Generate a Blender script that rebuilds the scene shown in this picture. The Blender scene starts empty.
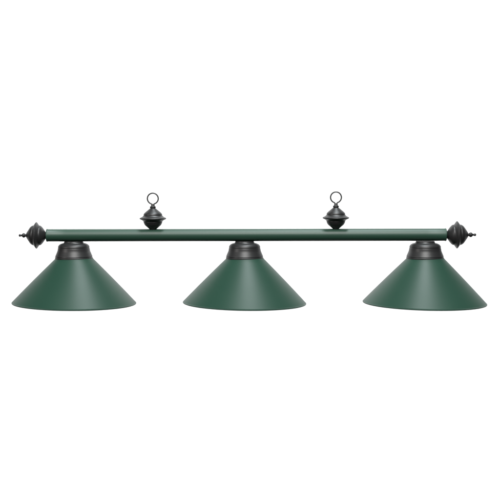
import bpy, bmesh, math
from mathutils import Vector, Matrix

S = 0.003                      # metres per photo pixel (the fixture is about 1.37 m long)
ELEV = math.radians(4.2)       # the camera looks slightly down on the fixture
DIST = 3.6

scn = bpy.context.scene
scn.render.engine = 'CYCLES'
scn.render.resolution_x = scn.render.resolution_y = 1024

# ---------------------------------------------------------------- camera
cam = bpy.data.cameras.new('camera')
cam.sensor_width = 36.0
cam.lens = 36.0 * (DIST / S) / 500.0
cam.clip_start = 0.05
cam.clip_end = 100.0
co = bpy.data.objects.new('camera', cam)
scn.collection.objects.link(co)
co.location = (0, -DIST * math.cos(ELEV), DIST * math.sin(ELEV))
co.rotation_euler = (math.pi / 2 - ELEV, 0, 0)
scn.camera = co

# ---------------------------------------------------------------- world
w = bpy.data.worlds.new('World')
scn.world = w
w.use_nodes = True
w.node_tree.nodes['Background'].inputs['Color'].default_value = (1.0, 1.0, 1.0, 1)
w.node_tree.nodes['Background'].inputs['Strength'].default_value = 0.03

# ---------------------------------------------------------------- studio lamps
def area(name, loc, target, sx, sy, power, color=(1, 1, 1)):
    l = bpy.data.lights.new(name, 'AREA')
    l.shape = 'RECTANGLE'
    l.size, l.size_y = sx, sy
    l.energy = power
    l.color = color
    o = bpy.data.objects.new(name, l)
    scn.collection.objects.link(o)
    o.location = loc
    d = Vector(target) - Vector(loc)
    o.rotation_euler = d.to_track_quat('-Z', 'Y').to_euler()
    return o

# key: a long softbox above and in front
area('key_softbox', (0.2, -3.3, 3.0), (0.05, 0, 0), 2.5, 2.0, 260, (1.0, 0.995, 0.98))
# overhead softbox, slightly to the right: draws the sheen down the cones
area('top_softbox', (0.5, -0.35, 4.2), (0, 0, 0), 1.7, 1.0, 180, (0.90, 0.97, 1.0))
# weak fill from the left
area('fill_softbox', (-3.8, -2.4, 1.3), (0, 0, 0), 0.7, 1.4, 45, (1.0, 0.95, 0.92))
# backdrop lamps: wash the white wall until it clips to white
# (they face the wall squarely, so none of their light falls on the fixture directly)
area('backdrop_lamp_upper', (-0.4, 0.7, 2.4), (-0.4, 3.0, 2.4), 7.5, 1.6, 119)
area('backdrop_lamp_lower', (-0.4, 0.7, -2.4), (-0.4, 3.0, -2.4), 7.5, 1.6, 119)

scn.view_settings.view_transform = 'Standard'
scn.view_settings.look = 'None'
scn.view_settings.exposure = 0.0
scn.view_settings.gamma = 1.0
scn.cycles.max_bounces = 8

# ---------------------------------------------------------------- materials
def new_mat(name):
    m = bpy.data.materials.new(name)
    m.use_nodes = True
    nt = m.node_tree
    return m, nt, nt.nodes['Principled BSDF']

def coated(name, base, vary, rough, rvary, spec, metallic, scale, bump, dist):
    m, nt, p = new_mat(name)
    N, L = nt.nodes.new, nt.links.new
    tc = N('ShaderNodeTexCoord')
    n1 = N('ShaderNodeTexNoise'); n1.inputs['Scale'].default_value = scale; n1.inputs['Detail'].default_value = 4
    n2 = N('ShaderNodeTexNoise'); n2.inputs['Scale'].default_value = 9.0; n2.inputs['Detail'].default_value = 3
    L(tc.outputs['Object'], n1.inputs['Vector']); L(tc.outputs['Object'], n2.inputs['Vector'])
    mx = N('ShaderNodeMix'); mx.data_type = 'RGBA'
    mx.inputs['A'].default_value = (*base, 1); mx.inputs['B'].default_value = (*vary, 1)
    L(n2.outputs['Fac'], mx.inputs['Factor']); L(mx.outputs['Result'], p.inputs['Base Color'])
    mr = N('ShaderNodeMapRange'); mr.inputs['To Min'].default_value = rough - rvary; mr.inputs['To Max'].default_value = rough + rvary
    L(n2.outputs['Fac'], mr.inputs['Value']); L(mr.outputs['Result'], p.inputs['Roughness'])
    b = N('ShaderNodeBump'); b.inputs['Strength'].default_value = bump; b.inputs['Distance'].default_value = dist
    L(n1.outputs['Fac'], b.inputs['Height']); L(b.outputs['Normal'], p.inputs['Normal'])
    p.inputs['Specular IOR Level'].default_value = spec
    p.inputs['Metallic'].default_value = metallic
    return m

GREEN = coated('green_satin_enamel', (0.0135, 0.045, 0.030), (0.0155, 0.050, 0.033), 0.43, 0.03, 0.25, 0.0, 900, 0.10, 0.0004)
BAR = coated('green_bar_enamel', (0.016, 0.052, 0.034), (0.018, 0.057, 0.037), 0.47, 0.03, 0.52, 0.0, 900, 0.10, 0.0004)
BLACK = coated('charcoal_cast_metal', (0.011, 0.011, 0.0115), (0.019, 0.019, 0.0195), 0.42, 0.05, 0.5, 0.0, 900, 0.16, 0.0005)
WIRE = coated('dark_steel_wire', (0.05, 0.05, 0.05), (0.07, 0.07, 0.07), 0.42, 0.05, 0.6, 0.3, 600, 0.15, 0.0004)
INNER = coated('white_enamel_lining', (0.74, 0.74, 0.72), (0.78, 0.78, 0.76), 0.4, 0.03, 0.5, 0.0, 900, 0.05, 0.0003)
WALL = coated('white_studio_paint', (0.86, 0.86, 0.86), (0.88, 0.88, 0.88), 0.85, 0.02, 0.2, 0.0, 60, 0.02, 0.001)

# ---------------------------------------------------------------- helpers
def px(x, y):
    """a point of the fixture's own plane, measured in photo pixels"""
    return Vector(((x - 250) * S, 0, (250 - y) * S / math.cos(ELEV)))

def link(name, bm, mats, parent=None, loc=(0, 0, 0), rot=(0, 0, 0), kind=None):
    me = bpy.data.meshes.new(name)
    bmesh.ops.remove_doubles(bm, verts=bm.verts, dist=1e-6)
    bmesh.ops.recalc_face_normals(bm, faces=bm.faces)
    bm.to_mesh(me); bm.free()
    for m in mats: me.materials.append(m)
    for f in me.polygons: f.use_smooth = True
    o = bpy.data.objects.new(name, me)
    scn.collection.objects.link(o)
    o.location = loc; o.rotation_euler = rot
    if parent: o.parent = parent
    if kind: o['kind'] = kind
    return o

def smooth(pts, n=6):
    """Catmull-Rom through (r, z) points; a doubled point keeps a crisp corner"""
    out = []
    for i in range(len(pts) - 1):
        p1, p2 = pts[i], pts[i + 1]
        if p1 == p2:
            continue
        p0 = pts[i - 1] if i > 0 else p1
        p3 = pts[i + 2] if i + 2 < len(pts) else p2
        for k in range(n):
            t = k / n
            q = []
            for a, b, c, d in zip(p0, p1, p2, p3):
                q.append(0.5 * ((2 * b) + (-a + c) * t + (2 * a - 5 * b + 4 * c - d) * t * t + (-a + 3 * b - 3 * c + d) * t ** 3))
            out.append((max(q[0], 0.0), q[1]))
    out.append(pts[-1])
    return out

def lathe(bm, prof, seg=96, mat=0, scale=S):
    rings = []
    for r, z in prof:
        if r < 1e-5:
            rings.append([bm.verts.new((0, 0, z * scale))])
        else:
            rings.append([bm.verts.new((r * scale * math.cos(2 * math.pi * k / seg), r * scale * math.sin(2 * math.pi * k / seg), z * scale)) for k in range(seg)])
    for a, b in zip(rings[:-1], rings[1:]):
        for k in range(seg):
            k2 = (k + 1) % seg
            if len(a) == 1 and len(b) == 1: continue
            if len(a) == 1: f = bm.faces.new((a[0], b[k], b[k2]))
            elif len(b) == 1: f = bm.faces.new((a[k], a[k2], b[0]))
            else: f = bm.faces.new((a[k], a[k2], b[k2], b[k]))
            f.material_index = mat

def tube(bm, pts, r, seg=14, closed=False):
    n = len(pts); rings = []
    ref = Vector((0, 1, 0))
    for i, p in enumerate(pts):
        if closed: t = pts[(i + 1) % n] - pts[i - 1]
        else: t = pts[min(i + 1, n - 1)] - pts[max(i - 1, 0)]
        t.normalize()
        a = ref - t * ref.dot(t); a.normalize(); b = t.cross(a)
        rings.append([bm.verts.new(p + (a * math.cos(2 * math.pi * k / seg) + b * math.sin(2 * math.pi * k / seg)) * r) for k in range(seg)])
    rng = range(n if closed else n - 1)
    for i in rng:
        A, B = rings[i], rings[(i + 1) % n]
        for k in range(seg):
            bm.faces.new((A[k], A[(k + 1) % seg], B[(k + 1) % seg], B[k]))
    if not closed:
        bm.faces.new(rings[0]); bm.faces.new(rings[-1][::-1])

# ---------------------------------------------------------------- backdrop (a real white wall behind the fixture)
bm = bmesh.new()
bmesh.ops.create_cube(bm, size=1.0, matrix=Matrix.Diagonal((20, 0.1, 13, 1)))
wall = link('backdrop', bm, [WALL], loc=(0, 3.05, 0), kind='structure')
for f in wall.data.polygons: f.use_smooth = False

# ---------------------------------------------------------------- the fixture
BAR_L, BAR_R = px(46.7, 235.4), px(446, 234.7)
root = bpy.data.objects.new('billiard_lamp', None)
scn.collection.objects.link(root)
root.empty_display_size = 0.1
root['label'] = 'three-shade green bar lamp with charcoal finials, hanging before a plain white background'
root['category'] = 'pendant lamp'

# bar: green tube with a slightly raised lip at each end
axis = BAR_R - BAR_L
L = axis.length / S
bm = bmesh.new()
R = 6.15
lathe(bm, [(0, 0.1), (3.2, 0.1), (5.9, 0), (6.35, .25), (6.45, .8), (6.3, 1.25), (R, 1.5), (R, 1.5), (R, 20)] +
      [(R, 20 + (L - 40) * i / 12) for i in range(1, 13)] +
      [(R, L - 1.5), (6.3, L - 1.25), (6.45, L - .8), (6.35, L - .25), (5.9, L), (3.2, L - .1), (0, L - .1)], seg=96)
tilt = math.atan2(-axis.z, axis.x)
bar = link('bar', bm, [BAR], root, loc=BAR_L, rot=(0, math.pi / 2 + tilt, 0))

# shades
def bar_z(xpx):
    return BAR_L.lerp(BAR_R, (xpx - 46.7) / (446 - 46.7)).z

# local px units, z = 0 at the bottom of the collar, cone below
SH = [(18.3, 0.9), (18.9, 0.0)]
N = 14
for i in range(1, N + 1):
    t = i / N
    SH.append((18.9 + (61.7 - 18.9) * t, -43.8 * t + 0.35 * math.sin(math.pi * t)))
br = 0.75; SH.insert(-1, (61.7 - .5, -43.8 + .5)); bead_c = (61.7 - br * .72, -43.8 - br * .69)
for k in range(0, 15):
    a = math.radians(44 - 21 * k)
    SH.append((bead_c[0] + br * math.cos(a), bead_c[1] + br * math.sin(a)))
INN = [(60.1, -43.9)] + [(60.1 + (17.9 - 60.1) * i / 10, -43.9 + (43.7) * i / 10) for i in range(1, 11)] + [(17.6, 0.5)]

# collar (shade holder): neck, rounded shoulder, groove, flared skirt, bottom band
COL = [(0, 17.5), (9.3, 17.5), (9.3, 17.5), (9.5, 16.6), (10.2, 15.7), (11.2, 15.45), (12.7, 15.0), (14.3, 14.1), (15.25, 12.9), (15.65, 11.8),
       (15.5, 11.1), (15.5, 11.1), (15.75, 10.4), (16.0, 9.0), (16.35, 7.6), (16.9, 6.2), (17.6, 4.5), (18.3, 2.9), (18.5, 2.2),
       (18.5, 2.2), (18.2, 1.8), (18.2, 1.8), (18.6, 1.4), (18.75, .7), (18.6, -.05), (18.6, -.05), (16.5, -.1)]

def make_shade(xc, yc, roll):
    bm = bmesh.new()
    lathe(bm, SH, seg=160)
    lathe(bm, INN, seg=160, mat=1)
    s = link('lamp_shade', bm, [GREEN, INNER], root, loc=px(xc, yc), rot=(0, roll, 0))
    bm = bmesh.new()
    lathe(bm, smooth(COL, 4), seg=128)
    c = link('collar', bm, [BLACK], s, rot=(0, -roll, 0), loc=(-0.6 * S, 0, 0))
    # lamp holder and frosted bulb inside, out of sight from the front
    bm = bmesh.new()
    lathe(bm, smooth([(0, 0.2), (8, 0.2), (8, 0.2), (8, -10), (7.4, -13), (7.4, -13), (5, -13), (0, -13)], 3), seg=48)
    h = link('bulb_socket', bm, [INNER], s)
    return s

ROLL = math.radians(0.85)
s1 = make_shade(74.4, 258.7, ROLL)
# copies of the first shade and each of its parts
def dup(src, xc, yc):
    c = src.copy(); scn.collection.objects.link(c); c.location = px(xc, yc); c.parent = root
    for ch in src.children:
        d = ch.copy(); scn.collection.objects.link(d); d.parent = c
    return c
s2 = dup(s1, 245.2, 258.6)
s3 = dup(s1, 425.7, 258.6)
for s, txt in ((s1, 'green cone shade nearest the left end finial'),
               (s2, 'middle green cone shade between the two hanging rings'),
               (s3, 'green cone shade nearest the right end finial')):
    s['label'] = txt

# turned body: half-length 10, knife-edged ridge in the middle, bulge on each side
def body(r_ridge, h0, h1, k=1.0):
    lo = [(3.0, -h0), (3.5, -h0 + .4), (6.2 * k, -h0 + 2.3), (8.6 * k, -h0 + 4.3), (9.7 * k, -4.7), (10.05 * k, -3.7), (10.0 * k, -3.2), (10.0 * k, -3.2),
          (10.4 * k, -2.7), (11.6 * k, -1.7), (r_ridge - .5, -.7), (r_ridge, -.1)]
    hi = [(r_ridge, .1), (r_ridge - .5, .7), (11.6 * k, 1.7), (10.4 * k, 2.7), (10.0 * k, 3.2), (10.0 * k, 3.2), (10.05 * k, 3.7), (9.7 * k, 4.7), (8.5 * k, h1 - 4.2),
          (5.9 * k, h1 - 2.2), (3.3, h1 - .4), (2.7, h1)]
    return lo, hi

def make_finial(ridge, direction):
    lo, hi = body(13.5, 10.3, 10.6)
    bm = bmesh.new()
    prof = smooth([(0, -10.5), (3.0, -10.5), (3.0, -10.5)] + lo, 5) + smooth(hi + [(1.6, 11.0), (0, 11.0)], 5)
    lathe(bm, prof, seg=96)
    o = link('finial', bm, [BLACK], root, loc=ridge, rot=(0, direction * math.pi / 2 + tilt, 0))
    bm = bmesh.new()
    tip = [(0, 10.8), (1.7, 10.8), (1.7, 10.8), (1.35, 11.5), (1.6, 12.1), (2.2, 13.0), (2.35, 13.8), (2.1, 14.7), (1.4, 15.4), (1.05, 15.9), (.98, 16.6),
           (1.15, 17.1), (1.35, 17.8), (1.2, 18.6), (.6, 19.1), (0, 19.25)]
    lathe(bm, smooth(tip, 4), seg=40)
    link('finial_tip', bm, [BLACK], o)
    return o

f1 = make_finial(px(36.6, 235.4), -1)
f1.scale = (0.985, 0.985, 0.92)
f2 = make_finial(px(456.8, 234.8), 1)
f2.scale = (1.015, 1.015, 1.0)
f1['label'] = 'charcoal finial on the left end of the bar'
f2['label'] = 'charcoal finial on the right end of the bar'

def make_hanger(ridge, height):
    lo, hi = body(13.3, 10.9, 10.2, 0.93)
    bm = bmesh.new()
    prof = smooth([(0, -11.1), (3.0, -11.1), (3.0, -11.1)] + lo, 5) + \
        smooth(hi + [(2.55, 10.4), (2.55, 10.4), (2.9, 10.7), (2.95, 11.7), (2.6, 12.2), (2.6, 12.2), (0, 12.3)], 4)
    lathe(bm, prof, seg=96)
    o = link('hanging_knob', bm, [BLACK], root, loc=ridge, rot=(0, 0, 0))
    # ring bent from one wire, both ends running down side by side into the knob
    rc, zc, wr = 5.4, height, 0.72
    pts = []
    a0 = math.asin(0.95 / rc)
    pts.append(Vector((0.82, 0, 11.5)) * S)
    pts.append(Vector((0.82, 0, zc - rc - 2.0)) * S)
    pts.append(Vector((0.84, 0, zc - rc - 0.7)) * S)
    n = 72
    for k in range(n + 1):
        a = -math.pi / 2 + a0 + 0.12 + (2 * math.pi - 2 * a0 - 0.24) * k / n
        pts.append(Vector((rc * math.cos(a), 0, zc + rc * math.sin(a))) * S)
    pts.append(Vector((-0.84, 0, zc - rc - 0.7)) * S)
    pts.append(Vector((-0.82, 0, zc - rc - 2.0)) * S)
    pts.append(Vector((-0.82, 0, 11.5)) * S)
    bm = bmesh.new()
    tube(bm, pts, wr * S)
    # small ferrule clamping the two wires
    lathe(bm, smooth([(0, 11.9), (1.9, 11.9), (1.9, 11.9), (2.0, 12.4), (1.8, 13.6), (1.75, 14.4), (1.5, 14.7), (1.5, 14.7), (0, 14.75)], 3), seg=32)
    link('hanging_ring', bm, [WIRE], o)
    return o

h1 = make_hanger(px(153.1, 218.6), 19.9)
h2 = make_hanger(px(335.7, 217.9), 20.4)
h1['label'] = 'charcoal knob with hanging ring on the left half of the bar'
h2['label'] = 'charcoal knob with hanging ring on the right half of the bar'
